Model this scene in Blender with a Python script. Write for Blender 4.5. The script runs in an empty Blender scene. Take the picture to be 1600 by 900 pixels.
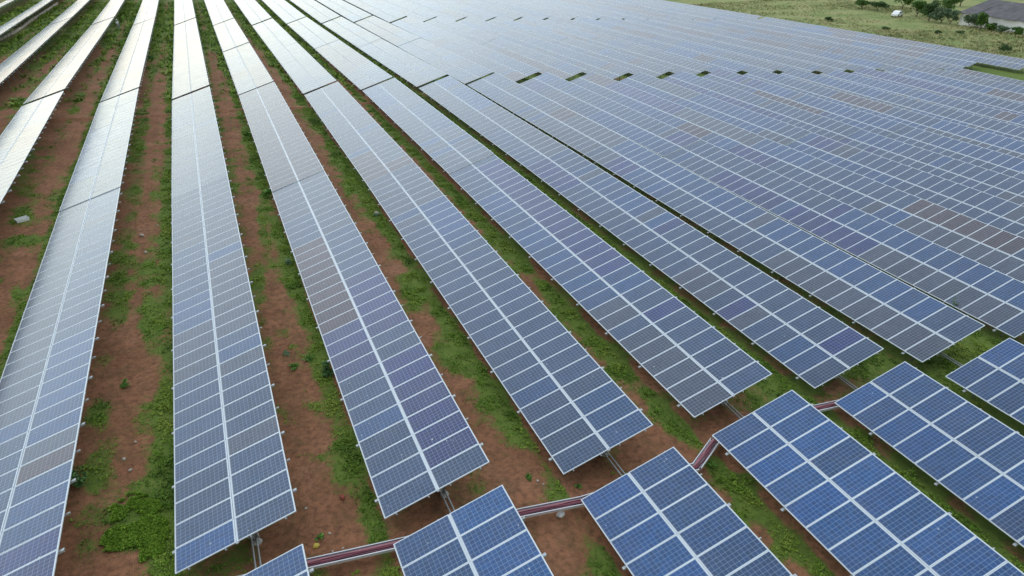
import bpy, math, random
import numpy as np
from mathutils import Vector, Matrix

# ------------------------------------------------------------------ camera, sky, sun, exposure
SC = bpy.context.scene
COL = SC.collection
CAM_LOC = (-9.263, -16.84, 18.5956)
YAW, DIP, FPX = math.radians(23.187), math.radians(29.228), 1084.0      # focal length in 1600-px-wide pixels
cd = bpy.data.cameras.new('camera'); cam = bpy.data.objects.new('camera', cd); COL.objects.link(cam)
cam.location = CAM_LOC
cam.rotation_euler = (math.pi/2 - DIP, 0, -YAW)
cd.sensor_width = 36.0; cd.lens = 36.0*FPX/1600.0
cd.clip_start = 0.1; cd.clip_end = 6000
SC.camera = cam

SUN_AZ, SUN_EL = math.radians(-14), math.radians(36)       # azimuth clockwise from +Y (the row direction)
w = bpy.data.worlds.new('World'); SC.world = w; w.use_nodes = True
nt = w.node_tree; nt.nodes.clear()
sky = nt.nodes.new('ShaderNodeTexSky'); sky.sky_type = 'NISHITA'; sky.sun_disc = False
sky.sun_elevation = SUN_EL; sky.sun_rotation = SUN_AZ
sky.altitude = 300; sky.air_density = 2.0; sky.dust_density = 0.15; sky.ozone_density = 1.0
hs = nt.nodes.new('ShaderNodeHueSaturation'); hs.inputs['Saturation'].default_value = 0.6   # cloud veil: the whole sky is paler
bg = nt.nodes.new('ShaderNodeBackground'); bg.inputs[1].default_value = 0.15
ow = nt.nodes.new('ShaderNodeOutputWorld')
# broken cloud veil over the whole dome: soft lighter and darker areas
tc = nt.nodes.new('ShaderNodeTexCoord'); cn = nt.nodes.new('ShaderNodeTexNoise'); cn.inputs['Scale'].default_value = 3.2; cn.inputs['Detail'].default_value = 5
mr = nt.nodes.new('ShaderNodeMapRange'); mr.inputs[1].default_value = .3; mr.inputs[2].default_value = .7; mr.inputs[3].default_value = .82; mr.inputs[4].default_value = 1.18
vs = nt.nodes.new('ShaderNodeVectorMath'); vs.operation = 'SCALE'
wb = nt.nodes.new('ShaderNodeVectorMath'); wb.operation = 'MULTIPLY'; wb.inputs[1].default_value = (.95, .985, 1.03)     # cool light through cloud
nt.links.new(tc.outputs['Generated'], cn.inputs['Vector']); nt.links.new(cn.outputs[0], mr.inputs[0])
nt.links.new(hs.outputs[0], vs.inputs[0]); nt.links.new(mr.outputs[0], vs.inputs[3])
nt.links.new(sky.outputs[0], hs.inputs['Color']); nt.links.new(vs.outputs[0], wb.inputs[0]); nt.links.new(wb.outputs[0], bg.inputs[0]); nt.links.new(bg.outputs[0], ow.inputs[0])
sl = bpy.data.lights.new('sun', 'SUN'); sun = bpy.data.objects.new('sun', sl); COL.objects.link(sun)
sl.energy = 1.45; sl.angle = math.radians(150); sl.color = (1.0, 0.985, 0.94)
sdir = Vector((math.sin(SUN_AZ)*math.cos(SUN_EL), math.cos(SUN_AZ)*math.cos(SUN_EL), math.sin(SUN_EL)))
sun.rotation_euler = sdir.to_track_quat('Z', 'Y').to_euler(); sun.location = (0, 0, 60)
SC.view_settings.view_transform = 'Standard'; SC.view_settings.look = 'None'
SC.view_settings.exposure = 0.34; SC.view_settings.gamma = 1.0
SC.render.engine = 'CYCLES'

R = random.Random(7)
NR = np.random.RandomState(11)

# ------------------------------------------------------------------ helpers
def ray(px, py):
    f = np.array([math.sin(YAW)*math.cos(DIP), math.cos(YAW)*math.cos(DIP), -math.sin(DIP)])
    r = np.array([math.cos(YAW), -math.sin(YAW), 0.0]); u = np.cross(r, f)
    return f + r*(px-800)/FPX - u*(py-450)/FPX
def ground_at(px, py, lift=0.0):
    """where the line of sight of a photo pixel meets the ground"""
    d = ray(px, py); c = np.array(CAM_LOC); z = -1.0
    for _ in range(12):
        p = c + d*((z - c[2])/d[2]); z = gz(p[0], p[1]) + lift
    return p[0], p[1], gz(p[0], p[1])

def tag(o, label=None, cat=None, group=None, kind=None):
    if label: o['label'] = label
    if cat: o['category'] = cat
    if group: o['group'] = group
    if kind: o['kind'] = kind
    return o
def empty(name, loc, rot=(0, 0, 0)):
    o = bpy.data.objects.new(name, None); COL.objects.link(o); o.location = loc; o.rotation_euler = rot
    o.empty_display_size = 0.2
    return o
def link(name, me, mat=None, parent=None, loc=(0, 0, 0), rot=(0, 0, 0), scale=None):
    o = bpy.data.objects.new(name, me); COL.objects.link(o)
    if mat is not None and len(me.materials) == 0: me.materials.append(mat)
    o.parent = parent; o.location = loc; o.rotation_euler = rot
    if scale: o.scale = scale
    return o
class MB:
    def __init__(s): s.v = []; s.f = []
    def add(s, vs, fs):
        n = len(s.v); s.v += [tuple(v) for v in vs]; s.f += [tuple(i+n for i in f) for f in fs]; return s
    def box(s, x0, x1, y0, y1, z0, z1):
        return s.add([(x0,y0,z0),(x1,y0,z0),(x1,y1,z0),(x0,y1,z0),(x0,y0,z1),(x1,y0,z1),(x1,y1,z1),(x0,y1,z1)],
                     [(0,3,2,1),(4,5,6,7),(0,1,5,4),(1,2,6,5),(2,3,7,6),(3,0,4,7)])
    def tube(s, pts, rad, n=8, cap=True):
        rings = []; base = len(s.v)
        for i, p in enumerate(pts):
            p = Vector(p); a = Vector(pts[max(i-1,0)]); b = Vector(pts[min(i+1,len(pts)-1)])
            t = (b-a).normalized(); up = Vector((0,0,1)) if abs(t.z) < .95 else Vector((1,0,0))
            e1 = t.cross(up).normalized(); e2 = e1.cross(t)
            r = rad[i] if isinstance(rad, (list, tuple)) else rad
            for k in range(n):
                q = p + (e1*math.cos(2*math.pi*k/n) + e2*math.sin(2*math.pi*k/n))*r
                s.v.append(tuple(q))
        for i in range(len(pts)-1):
            for k in range(n):
                a = base+i*n+k; b = base+i*n+(k+1) % n
                s.f.append((a, b, b+n, a+n))
        if cap:
            s.f.append(tuple(base+k for k in reversed(range(n)))); e = base+(len(pts)-1)*n
            s.f.append(tuple(e+k for k in range(n)))
        return s
    def mesh(s, name, mat=None, smooth=False):
        me = bpy.data.meshes.new(name); me.from_pydata(s.v, [], s.f); me.update()
        if mat: me.materials.append(mat)
        if smooth:
            for p in me.polygons: p.use_smooth = True
        return me
    def build(s, name, mat, parent=None, loc=(0,0,0), rot=(0,0,0), smooth=False):
        return link(name, s.mesh(name, mat, smooth), None, parent, loc, rot)

def big_mesh(name, verts, faces_idx, sizes, mat, attrs=None):
    me = bpy.data.meshes.new(name)
    verts = np.asarray(verts, np.float32); n = len(verts)
    me.vertices.add(n); me.vertices.foreach_set('co', verts.ravel())
    faces_idx = np.asarray(faces_idx, np.int32); sizes = np.asarray(sizes, np.int32)
    me.loops.add(len(faces_idx)); me.loops.foreach_set('vertex_index', faces_idx)
    me.polygons.add(len(sizes))
    st = np.concatenate([[0], np.cumsum(sizes)[:-1]]).astype(np.int32)
    me.polygons.foreach_set('loop_start', st)
    me.update(calc_edges=True); me.validate()
    if mat: me.materials.append(mat)
    for k, a in (attrs or {}).items():
        a = np.asarray(a, np.float32)
        if a.ndim == 1:
            at = me.attributes.new(k, 'FLOAT', 'POINT'); at.data.foreach_set('value', a)
        else:
            at = me.attributes.new(k, 'FLOAT_COLOR', 'POINT')
            at.data.foreach_set('color', np.concatenate([a, np.ones((len(a), 1), np.float32)], 1).ravel())
    return me

def vnoise(x, y, seed=0):
    x = np.asarray(x, float); y = np.asarray(y, float)
    xi = np.floor(x).astype(np.int64); yi = np.floor(y).astype(np.int64); fx = x-xi; fy = y-yi
    fx = fx*fx*(3-2*fx); fy = fy*fy*(3-2*fy)
    def h(a, b):
        n = (a*374761393 + b*668265263 + seed*974711) & 0x7fffffff
        n = ((n ^ (n >> 13))*1274126177) & 0x7fffffff
        return ((n ^ (n >> 16)) & 0xffff)/65535.0
    return (h(xi,yi)*(1-fx)+h(xi+1,yi)*fx)*(1-fy) + (h(xi,yi+1)*(1-fx)+h(xi+1,yi+1)*fx)*fy
def fbm(x, y, seed=0, o=4):
    s = 0; a = .5
    for k in range(o): s = s + a*vnoise(x*2**k, y*2**k, seed+k*17); a *= .5
    return s/(1-.5**o)

# ------------------------------------------------------------------ materials
def mat(name, base=(.5,.5,.5), rough=.6, metal=0.0, spec=.5):
    m = bpy.data.materials.new(name); m.use_nodes = True
    b = m.node_tree.nodes['Principled BSDF']
    b.inputs['Base Color'].default_value = (*base, 1); b.inputs['Roughness'].default_value = rough
    b.inputs['Metallic'].default_value = metal; b.inputs['Specular IOR Level'].default_value = spec
    return m
class NT:
    def __init__(s, m): s.m = m; s.t = m.node_tree; s.b = s.t.nodes['Principled BSDF']
    def n(s, typ, **kw):
        nd = s.t.nodes.new(typ)
        for k, v in kw.items():
            if k.startswith('i_'): nd.inputs[int(k[2:])].default_value = v
            else: setattr(nd, k, v)
        return nd
    def l(s, a, b): s.t.links.new(a, b)
    def math(s, op, a, b=None, c=None, clamp=False):
        nd = s.t.nodes.new('ShaderNodeMath'); nd.operation = op; nd.use_clamp = clamp
        for i, x in enumerate((a, b, c)):
            if x is None: continue
            if isinstance(x, (int, float)): nd.inputs[i].default_value = x
            else: s.l(x, nd.inputs[i])
        return nd.outputs[0]
    def mix(s, fac, a, b, typ='MIX'):
        nd = s.t.nodes.new('ShaderNodeMix'); nd.data_type = 'RGBA'; nd.blend_type = typ
        for sock, x in ((nd.inputs[0], fac), (nd.inputs[6], a), (nd.inputs[7], b)):
            if isinstance(x, (int, float)): sock.default_value = x
            elif isinstance(x, tuple): sock.default_value = (*x, 1) if len(x) == 3 else x
            else: s.l(x, sock)
        return nd.outputs[2]
    def noise(s, scale, detail=4, rough=.55, vec=None):
        nd = s.n('ShaderNodeTexNoise'); nd.inputs['Scale'].default_value = scale
        nd.inputs['Detail'].default_value = detail; nd.inputs['Roughness'].default_value = rough
        if vec is not None: s.l(vec, nd.inputs['Vector'])
        return nd.outputs[0]
    def ramp(s, fac, *stops):
        nd = s.n('ShaderNodeValToRGB'); e = nd.color_ramp.elements
        while len(e) < len(stops): e.new(.5)
        for i, (p, c) in enumerate(stops):
            e[i].position = p; e[i].color = (*c, 1) if isinstance(c, tuple) else (c, c, c, 1)
        s.l(fac, nd.inputs[0]); return nd.outputs[0]
    def bump(s, h, strength, dist):
        nd = s.n('ShaderNodeBump'); nd.inputs['Strength'].default_value = strength; nd.inputs['Distance'].default_value = dist
        s.l(h, nd.inputs['Height']); s.l(nd.outputs[0], s.b.inputs['Normal'])

def glass_material(name, per_object):
    m = mat(name, rough=.13); k = NT(m)
    uv = k.n('ShaderNodeUVMap', uv_map='cells'); sp = k.n('ShaderNodeSeparateXYZ'); k.l(uv.outputs[0], sp.inputs[0])
    u, v = sp.outputs[0], sp.outputs[1]
    fu = k.math('ABSOLUTE', k.math('SUBTRACT', k.math('FRACT', u), .5))
    fv = k.math('ABSOLUTE', k.math('SUBTRACT', k.math('FRACT', v), .5))
    lu = k.math('GREATER_THAN', fu, .472); lv = k.math('GREATER_THAN', fv, .466)
    grid = k.math('MAXIMUM', lu, lv)
    # three busbars run along every cell
    bb = k.math('ABSOLUTE', k.math('SUBTRACT', k.math('FRACT', k.math('MULTIPLY', v, 3.0)), .5))
    bus = k.math('MULTIPLY', k.math('LESS_THAN', bb, .03), .12)
    grid = k.math('MAXIMUM', k.math('MULTIPLY', grid, .8), bus)
    mu = k.math('GREATER_THAN', k.math('ABSOLUTE', k.math('SUBTRACT', u, 6.0)), 6.0)
    mv = k.math('GREATER_THAN', k.math('ABSOLUTE', k.math('SUBTRACT', v, 3.0)), 3.0)
    edge = k.math('MAXIMUM', mu, mv)
    if per_object:
        oi = k.n('ShaderNodeObjectInfo'); tint = oi.outputs['Color']; seed = oi.outputs['Random']
    else:
        at = k.n('ShaderNodeAttribute', attribute_name='tint'); tint = at.outputs['Color']; seed = at.outputs['Fac']
    # each polycrystalline cell differs a little
    cmb = k.n('ShaderNodeCombineXYZ'); k.l(k.math('FLOOR', u), cmb.inputs[0]); k.l(k.math('FLOOR', v), cmb.inputs[1]); k.l(k.math('MULTIPLY', seed, 917.0), cmb.inputs[2])
    wn = k.n('ShaderNodeTexWhiteNoise'); wn.noise_dimensions = '3D'; k.l(cmb.outputs[0], wn.inputs[0])
    var = k.math('ADD', k.math('MULTIPLY', wn.outputs[0], .34), .83)
    vm = k.n('ShaderNodeVectorMath', operation='SCALE'); k.l(tint, vm.inputs[0]); k.l(var, vm.inputs[3])
    c = k.mix(grid, vm.outputs[0], (.22, .31, .44))
    c = k.mix(edge, c, (.50, .55, .58))
    geo = k.n('ShaderNodeNewGeometry')
    dust = k.ramp(k.noise(.9, 5, .6, geo.outputs['Position']), (.38, 0.0), (.8, .06))
    low = k.math('MULTIPLY', k.math('SUBTRACT', .9, u), .9, clamp=True)      # dust settles along the low edge of each panel
    dust = k.math('ADD', dust, k.math('MULTIPLY', k.math('MULTIPLY', low, low), .20))
    c = k.mix(dust, c, (.36, .31, .27))
    drop = k.ramp(k.noise(9.0, 1, .4, geo.outputs['Position']), (.795, 0.0), (.81, .8)); c = k.mix(drop, c, (.6, .6, .55))
    k.l(c, k.b.inputs['Base Color'])
    k.l(k.math('ADD', k.math('MULTIPLY', dust, 1.0), .17), k.b.inputs['Roughness'])
    k.b.inputs['IOR'].default_value = 1.52
    k.b.inputs['Sheen Weight'].default_value = .14; k.b.inputs['Sheen Roughness'].default_value = .45; k.b.inputs['Sheen Tint'].default_value = (.75, .85, 1.0, 1)   # fine dust film
    # anti-reflective coating differs between batches: brownish panels reflect a little less blue
    sc = k.n('ShaderNodeSeparateColor'); k.l(tint, sc.inputs[0])
    warm = k.math('DIVIDE', sc.outputs[0], k.math('ADD', sc.outputs[2], .001))
    k.l(k.ramp(warm, (.10, (.86,.94,1.0)), (.38, (.90,.95,1.0)), (.60, (.88,.90,.95)), (1.0, (.72,.64,.61))), k.b.inputs['Specular Tint'])
    return m
M = {}
M['glass'] = glass_material('panel_glass', True)
M['glass_far'] = glass_material('panel_glass_joined', False)
def metal_material(name, base, rough, metal=.0):
    m = mat(name, base, rough, metal); k = NT(m); geo = k.n('ShaderNodeNewGeometry')
    n = k.noise(6, 4, .6, geo.outputs['Position'])
    c = k.mix(k.ramp(n, (.3, 0.0), (.75, .35)), base, tuple(x*.72 for x in base)); k.l(c, k.b.inputs['Base Color'])
    return m
M['frame'] = metal_material('frame_aluminium', (.66, .71, .74), .42, .1)
M['steel'] = metal_material('galvanised_steel', (.42, .44, .44), .45, .35)
M['post'] = metal_material('shaded_post_steel', (.22, .22, .21), .6, .3)  # posts and braces: steel darkened, shade under the tables put into the colour
M['concrete'] = metal_material('concrete', (.42, .40, .36), .9)
M['tray'] = metal_material('tray_steel', (.60, .61, .62), .42, .3)
M['cable'] = metal_material('red_cable', (.27, .075, .10), .75)
M['cable2'] = metal_material('pink_cable', (.38, .17, .19), .85)
M['cable3'] = metal_material('dark_cable', (.12, .03, .045), .5)
M['dark'] = mat('dark_rubber', (.02, .02, .02), .6)
M['white'] = metal_material('white_sheet', (.78, .78, .74), .6)
M['stone'] = metal_material('pale_stone', (.42, .36, .29), .9)
M['yellow'] = metal_material('yellow_plastic', (.55, .42, .06), .6)
M['rust'] = metal_material('rust_red_scrap', (.25, .05, .025), .8)
M['roof'] = None

# ------------------------------------------------------------------ terrain: height of the low panel edge, row by row
ROWX = {-7: -45.6, -6: -39.1, -5: -32.6, -4: -26.1, -3: -19.75, -2: -13.15, -1: -6.7, 0: 0.0, 1: 6.35, 2: 12.9, 3: 19.05}
for i in range(4, 20): ROWX[i] = 6.5*i - .05
KY = [-30, 0, 31, 63, 127, 190]
ZT = {  # low-edge height at KY
 -7: [1.6, 1.6, 1.6, 1.6, .7, -.4], -6: [1.5, 1.5, 1.5, 1.55, .42, -.7], -5: [1.4, 1.4, 1.45, 1.45, .05, -1.1], -4: [1.3, 1.35, 1.5, 1.5, -.2, -1.3],
 -3: [.8, .94, 1.1, .9, -.65, -1.8], -2: [.5, .5, .92, .72, -1.05, -2.1], -1: [.5, .57, .5, .45, -1.45, -2.5],
 0: [.2, .0, .2, -.1, -1.8, -2.9], 1: [.0, .08, .1, -.2, -2.0, -3.1], 2: [-.5, -.4, -.25, -.47, -2.3, -3.4], 3: [-.4, -.4, -.42, -.76, -2.4, -3.5],
 4: [-.95, -.88, -1.02, -1.35, -2.75, -3.8], 5: [-1.1, -1.15, -1.42, -1.82, -3.06, -4.1], 6: [-1.5, -1.6, -1.93, -2.25, -3.47, -4.5],
 7: [-1.9, -2.0, -2.36, -2.6, -3.83, -4.9], 8: [-2.3, -2.35, -2.72, -2.85, -4.06, -5.1], 9: [-2.7, -2.75, -3.1, -3.3, -4.42, -5.5],
 10: [-3.1, -3.2, -3.5, -3.8, -4.86, -6.0], 11: [-3.5, -3.6, -3.95, -4.2, -5.22, -6.4], 12: [-3.9, -4.0, -4.3, -4.5, -5.6, -6.8],
 13: [-4.2, -4.35, -4.65, -4.88, -6.0, -7.2], 14: [-4.7, -4.8, -5.1, -5.35, -6.5, -7.7], 15: [-5.2, -5.3, -5.7, -5.95, -6.9, -8.1],
 16: [-5.4, -5.5, -5.9, -6.0, -7.2, -8.6], 17: [-5.6, -5.7, -6.0, -6.25, -7.5, -9.0], 18: [-5.9, -6.0, -6.3, -6.45, -7.85, -9.3], 19: [-6.2, -6.3, -6.6, -6.8, -8.1, -9.6]}
LOW = 0.78                       # low edge above the soil
TILT = math.radians(16.4); CT, ST = math.cos(TILT), math.sin(TILT)
RI = sorted(ROWX); RXs = np.array([ROWX[i] for i in RI]); RZ = np.array([ZT[i] for i in RI])
def zlow(i, y): return float(np.interp(y, KY, ZT[i]))
_cx = RXs + 1.9
def lane(x):
    """position across the lane between two rows: 0 at the high edge behind, 1 at the next low edge; None-like 2 under a table"""
    x = np.asarray(x, float)
    k = np.clip(np.searchsorted(RXs, x)-1, 0, len(RXs)-2)
    return (x - (RXs[k]+3.8))/(RXs[k+1]-RXs[k]-3.8)
def gz(x, y):
    """ground height: bilinear between the rows"""
    x = np.asarray(x, float); y = np.asarray(y, float)
    xi = np.clip(np.interp(x, _cx, np.arange(len(RI))), 0, len(RI)-1.001); a = np.floor(xi).astype(int); fx = xi-a
    yi = np.clip(np.interp(y, KY, np.arange(len(KY))), 0, len(KY)-1.001); b = np.floor(yi).astype(int); fy = yi-b
    z = (RZ[a,b]*(1-fx)+RZ[a+1,b]*fx)*(1-fy) + (RZ[a,b+1]*(1-fx)+RZ[a+1,b+1]*fx)*fy
    z = z - LOW + (fbm(x*.55, y*.55, 5, 3)-.5)*.16
    berm = y - (59.3 + .012*x + .5*(fbm(x*.4, x*0, 12, 2)-.5))           # low earth berm across the lanes
    z = z + .20*np.exp(-(berm/.32)**2)*(x < 9)*(x > -32)
    ln = lane(x); z = z - .05*(np.exp(-((ln-.36)/.07)**2) + np.exp(-((ln-.66)/.07)**2))*(np.abs(x) < 40)     # shallow wheel ruts
    return z if z.ndim else float(z)

# ------------------------------------------------------------------ where weeds grow (patches seen in the photograph, as ground spots)
PATCH = [  # photo pixel x, y, half-width and half-height in pixels, strength
 (215,825,62,48,1.2),(150,735,35,55,.75),(248,690,22,60,.8),(240,500,34,62,1.0),(232,425,38,34,.9),(185,478,26,40,.75),(158,650,22,45,.7),(200,655,30,16,.5),
 (140,850,26,40,.6),(248,760,24,40,.8),(205,330,16,40,.45),(195,240,10,50,.6),(205,190,12,30,.5),(255,100,16,8,.9),(245,85,20,12,.7),(255,45,22,22,.9),(190,120,14,30,.5),
 (35,340,30,24,.8),(45,375,40,14,.9),(40,260,28,50,.6),(28,460,14,28,.9),(60,310,30,12,.5),(60,130,40,30,.6),(120,60,40,30,.8),(60,70,40,25,.8),(30,160,20,15,.8),
 (412,330,14,48,.9),(402,440,22,34,.9),(368,240,9,40,.55),(386,210,8,14,.9),(505,560,12,70,.9),(545,720,38,70,1.15),(585,830,20,34,.7),(495,715,38,10,.7),(470,605,26,9,.55),
 (440,520,14,12,.5),(495,635,30,10,.7),(480,560,20,10,.4),(510,745,20,16,.6),(430,470,16,8,.4),(320,50,14,30,.7),(345,140,8,30,.5),(385,400,12,24,.5),
 (556,285,30,34,1.0),(545,240,16,22,.7),(650,450,36,50,1.0),(705,545,34,50,.9),(770,620,30,44,.9),(800,680,24,22,.6),(600,350,22,18,.5),(610,400,18,16,.5),(735,590,30,20,.5),(500,180,10,30,.7),(480,120,10,34,.7),
 (690,240,20,24,.7),(640,180,14,22,.7),(800,400,34,56,.95),(880,485,34,44,.9),(955,565,34,40,.85),(1030,630,26,30,.8),(740,320,22,26,.6),(600,130,12,20,.6),
 (900,370,30,30,.8),(1000,450,34,34,.8),(1100,530,34,28,.9),(1190,590,36,24,1.0),(1240,620,30,14,.8),(840,300,24,24,.7),
 (1345,570,60,26,1.2),(1250,600,50,20,1.0),(1210,610,20,30,.9),(1480,575,40,20,1.0),(1560,530,36,26,1.1),(1500,560,30,16,.9),(1455,600,20,24,1.0),(1300,660,16,24,1.0),
 (1160,790,34,60,1.0),(1230,850,34,36,1.0),(1180,740,20,20,.5),(1430,760,70,90,1.2),(1540,850,40,40,1.2),(1340,690,30,30,1.0),
 (825,747,8,5,.8),(905,762,7,5,.8),(500,838,9,7,.8),(840,720,9,5,.6),(1110,725,8,6,.6),(1018,640,10,8,.5),(1290,640,26,10,.7),(700,660,12,12,.5),(960,690,26,10,.5)]
BARE = [(1100,705,55,36,1.0),(1010,690,36,26,.9),(870,835,60,46,1.0),(815,730,60,36,1.0),(1165,660,30,14,.7),(690,690,30,40,.6),(930,520,20,50,.5),(840,420,16,50,.5),(520,850,60,30,.8),(425,720,40,60,.6),(1010,600,30,30,.5),(205,560,24,50,.6),(205,720,20,30,.6)]
def build_patches(lst):
    out = []
    for (px, py, rx, ry, s) in lst:
        c = ground_at(px, py); a = ground_at(px+rx, py); b = ground_at(px, py-ry); b2 = ground_at(px, py+ry)
        e1 = np.array([a[0]-c[0], a[1]-c[1]]); e2 = np.array([b[0]-b2[0], b[1]-b2[1]])*.5
        out.append((np.array(c[:2]), np.linalg.inv(np.stack([e1, e2], 1)), s))
    return out
PT = build_patches(PATCH); PB = build_patches(BARE)
def grass_mask(x, y):
    x = np.asarray(x, float); y = np.asarray(y, float); m = np.zeros_like(x)
    for c, inv, s in PT:
        dx = x-c[0]; dy = y-c[1]; u = inv[0,0]*dx+inv[0,1]*dy; v = inv[1,0]*dx+inv[1,1]*dy
        m = np.maximum(m, s*np.clip(1.35-np.sqrt(u*u+v*v), 0, 1))
    ln = lane(x); base = .20 + .42*np.clip((fbm(x*.30, y*.13, 31, 3)-.42)*6, 0, 1)
    edge = np.exp(-((ln-.92)/.28)**2)*.92 + np.exp(-((ln-.04)/.2)**2)*.34
    far = np.clip((y-70)/40, 0, 1)*.18 + np.clip((y-95)/15, 0, 1)*.22 + np.clip((x-8)/10, 0, 1)*.5
    m = np.maximum(m, base*.55 + edge*(.35+.9*fbm(x*.5, y*.25, 77, 3)) + far)
    for c, inv, s in PB:
        dx = x-c[0]; dy = y-c[1]; u = inv[0,0]*dx+inv[0,1]*dy; v = inv[1,0]*dx+inv[1,1]*dy
        m = m - .75*s*np.clip(1.4-np.sqrt(u*u+v*v), 0, 1)
    m = m + (fbm(x*1.1, y*1.1, 3, 4)-.5)*1.0
    m = m*(1-.7*np.exp(-((y-59.4)/.7)**2)*(x < 9)*(x > -32)) - .18*(np.exp(-((ln-.36)/.09)**2) + np.exp(-((ln-.66)/.09)**2))*(x < 6)
    m = np.where(x > 124, 1.0, m)
    return np.clip(m, 0, 1.3)

# ------------------------------------------------------------------ ground sheet
def axis(lo, hi, step, far_lo, far_hi):
    a = list(np.arange(lo, hi+1e-6, step)); d = step; p = lo
    while p > far_lo: d *= 1.25; p -= d; a.insert(0, p)
    d = step; p = hi
    while p < far_hi: d *= 1.25; p += d; a.append(p)
    return np.array(a)
gx = axis(-34, 32, .28, -2500, 2500); gy = axis(-16, 72, .28, -600, 3500)
GX, GY = np.meshgrid(gx, gy); fxs, fys = GX.ravel(), GY.ravel()
GZ = gz(fxs, fys) + (fbm(fxs*2.3, fys*2.3, 9, 3)-.5)*.07*(np.abs(fxs) < 60)
GM = grass_mask(fxs, fys)
nx, ny = len(gx), len(gy)
ii = (np.arange(ny-1)[:, None]*nx + np.arange(nx-1)[None, :]).ravel()
quads = np.stack([ii, ii+1, ii+nx+1, ii+nx], 1).ravel()
def ground_material():
    m = mat('red_soil', rough=.95, spec=.2); k = NT(m)
    geo = k.n('ShaderNodeNewGeometry'); P = geo.outputs['Position']
    at = k.n('ShaderNodeAttribute', attribute_name='grass')
    soil = k.ramp(k.noise(.35, 6, .62, P), (.25, (.21,.088,.042)), (.55, (.34,.155,.080)), (.8, (.40,.20,.118)))
    soil = k.mix(k.ramp(k.noise(4.5, 6, .7, P), (.42, 0.0), (.68, .75)), soil, (.085,.038,.022))
    soil = k.mix(k.ramp(k.noise(14, 4, .7, P), (.6, 0.0), (.76, .6)), soil, (.30,.165,.10))
    litter = k.ramp(k.noise(1.3, 6, .7, P), (.45, 0.0), (.66, .55)); soil = k.mix(litter, soil, (.135,.085,.035))
    gr = k.ramp(k.noise(2.2, 6, .7, P), (.3, (.065,.115,.018)), (.55, (.115,.19,.028)), (.8, (.18,.20,.05)))
    fac = k.math('ADD', at.outputs['Fac'], k.math('MULTIPLY', k.math('SUBTRACT', k.noise(5, 6, .75, P), .5), 1.3))
    fac = k.ramp(fac, (.32, 0.0), (.66, .92))
    c = k.mix(fac, soil, gr)
    # dry pasture beyond the panel field
    sp = k.n('ShaderNodeSeparateXYZ'); k.l(P, sp.inputs[0])
    past = k.math('MULTIPLY', k.math('SUBTRACT', sp.outputs[0], 123.0), .5, clamp=True)
    dry = k.ramp(k.noise(.11, 8, .68, P), (.36, (.15,.22,.055)), (.54, (.28,.29,.11)), (.72, (.38,.33,.165)))
    dry = k.mix(k.ramp(k.noise(1.2, 6, .7, P), (.45, 0.0), (.7, .45)), dry, (.15,.16,.06))
    c = k.mix(past, c, dry)
    k.l(c, k.b.inputs['Base Color'])
    k.bump(k.noise(7, 8, .75, P), .55, .12)
    return m
gme = big_mesh('ground', np.stack([fxs, fys, GZ], 1), quads, np.full(len(ii), 4), ground_material(), {'grass': GM})
gme.polygons.foreach_set('use_smooth', np.ones(len(gme.polygons), bool))
tag(link('ground', gme), kind='structure')

# ------------------------------------------------------------------ solar panel meshes
PL, PW, PTH = 1.955, 1.0, .038
PITCH, MID = 1.012, .042
WID = 2*PL + MID
LIP = .019
CELL = .1562
def panel_arrays():
    """(frame verts, frame faces), (glass verts, uv)"""
    a, b = PL/2, PW/2; ia, ib = a-LIP, b-LIP; t = PTH
    v = [(-a,-b,0),(a,-b,0),(a,b,0),(-a,b,0), (-ia,-ib,0),(ia,-ib,0),(ia,ib,0),(-ia,ib,0),
         (-a,-b,-t),(a,-b,-t),(a,b,-t),(-a,b,-t), (-ia,-ib,-.005),(ia,-ib,-.005),(ia,ib,-.005),(-ia,ib,-.005)]
    f = []
    for k in range(4):
        n = (k+1) % 4
        f += [(k, n, 4+n, 4+k), (8+k, 8+n, n, k), (4+k, 4+n, 12+n, 12+k)]
    f.append((11, 10, 9, 8))
    g = [(-ia,-ib,-.004),(ia,-ib,-.004),(ia,ib,-.004),(-ia,ib,-.004)]
    uv = [(6+x/CELL, 3+y/CELL) for x, y, _ in g]
    return v, f, g, uv
FV, FF, GV, GUV = panel_arrays()
def set_uv(me, face_uv):
    lay = me.uv_layers.new(name='cells'); lay.data.foreach_set('uv', np.asarray(face_uv, np.float32).ravel())
def single_panel():
    me = bpy.data.meshes.new('solar_panel'); n = len(GV)
    me.from_pydata(GV+FV, [], [(0,1,2,3)]+[tuple(i+n for i in f) for f in FF]); me.update()
    me.materials.append(M['glass']); me.materials.append(M['frame'])
    mi = [0]+[1]*len(FF); me.polygons.foreach_set('material_index', mi)
    set_uv(me, list(GUV)+[(0,0)]*(4*len(FF))); return me
def glass_only():
    me = bpy.data.meshes.new('panel_face'); me.from_pydata(GV, [], [(0,1,2,3)]); me.update(); me.materials.append(M['glass']); set_uv(me, GUV); return me
def frame_only():
    me = bpy.data.meshes.new('frame'); me.from_pydata(FV, [], FF); me.update(); me.materials.append(M['frame']); return me
ME_PANEL, ME_FACE, ME_FRAME = single_panel(), glass_only(), frame_only()

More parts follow.
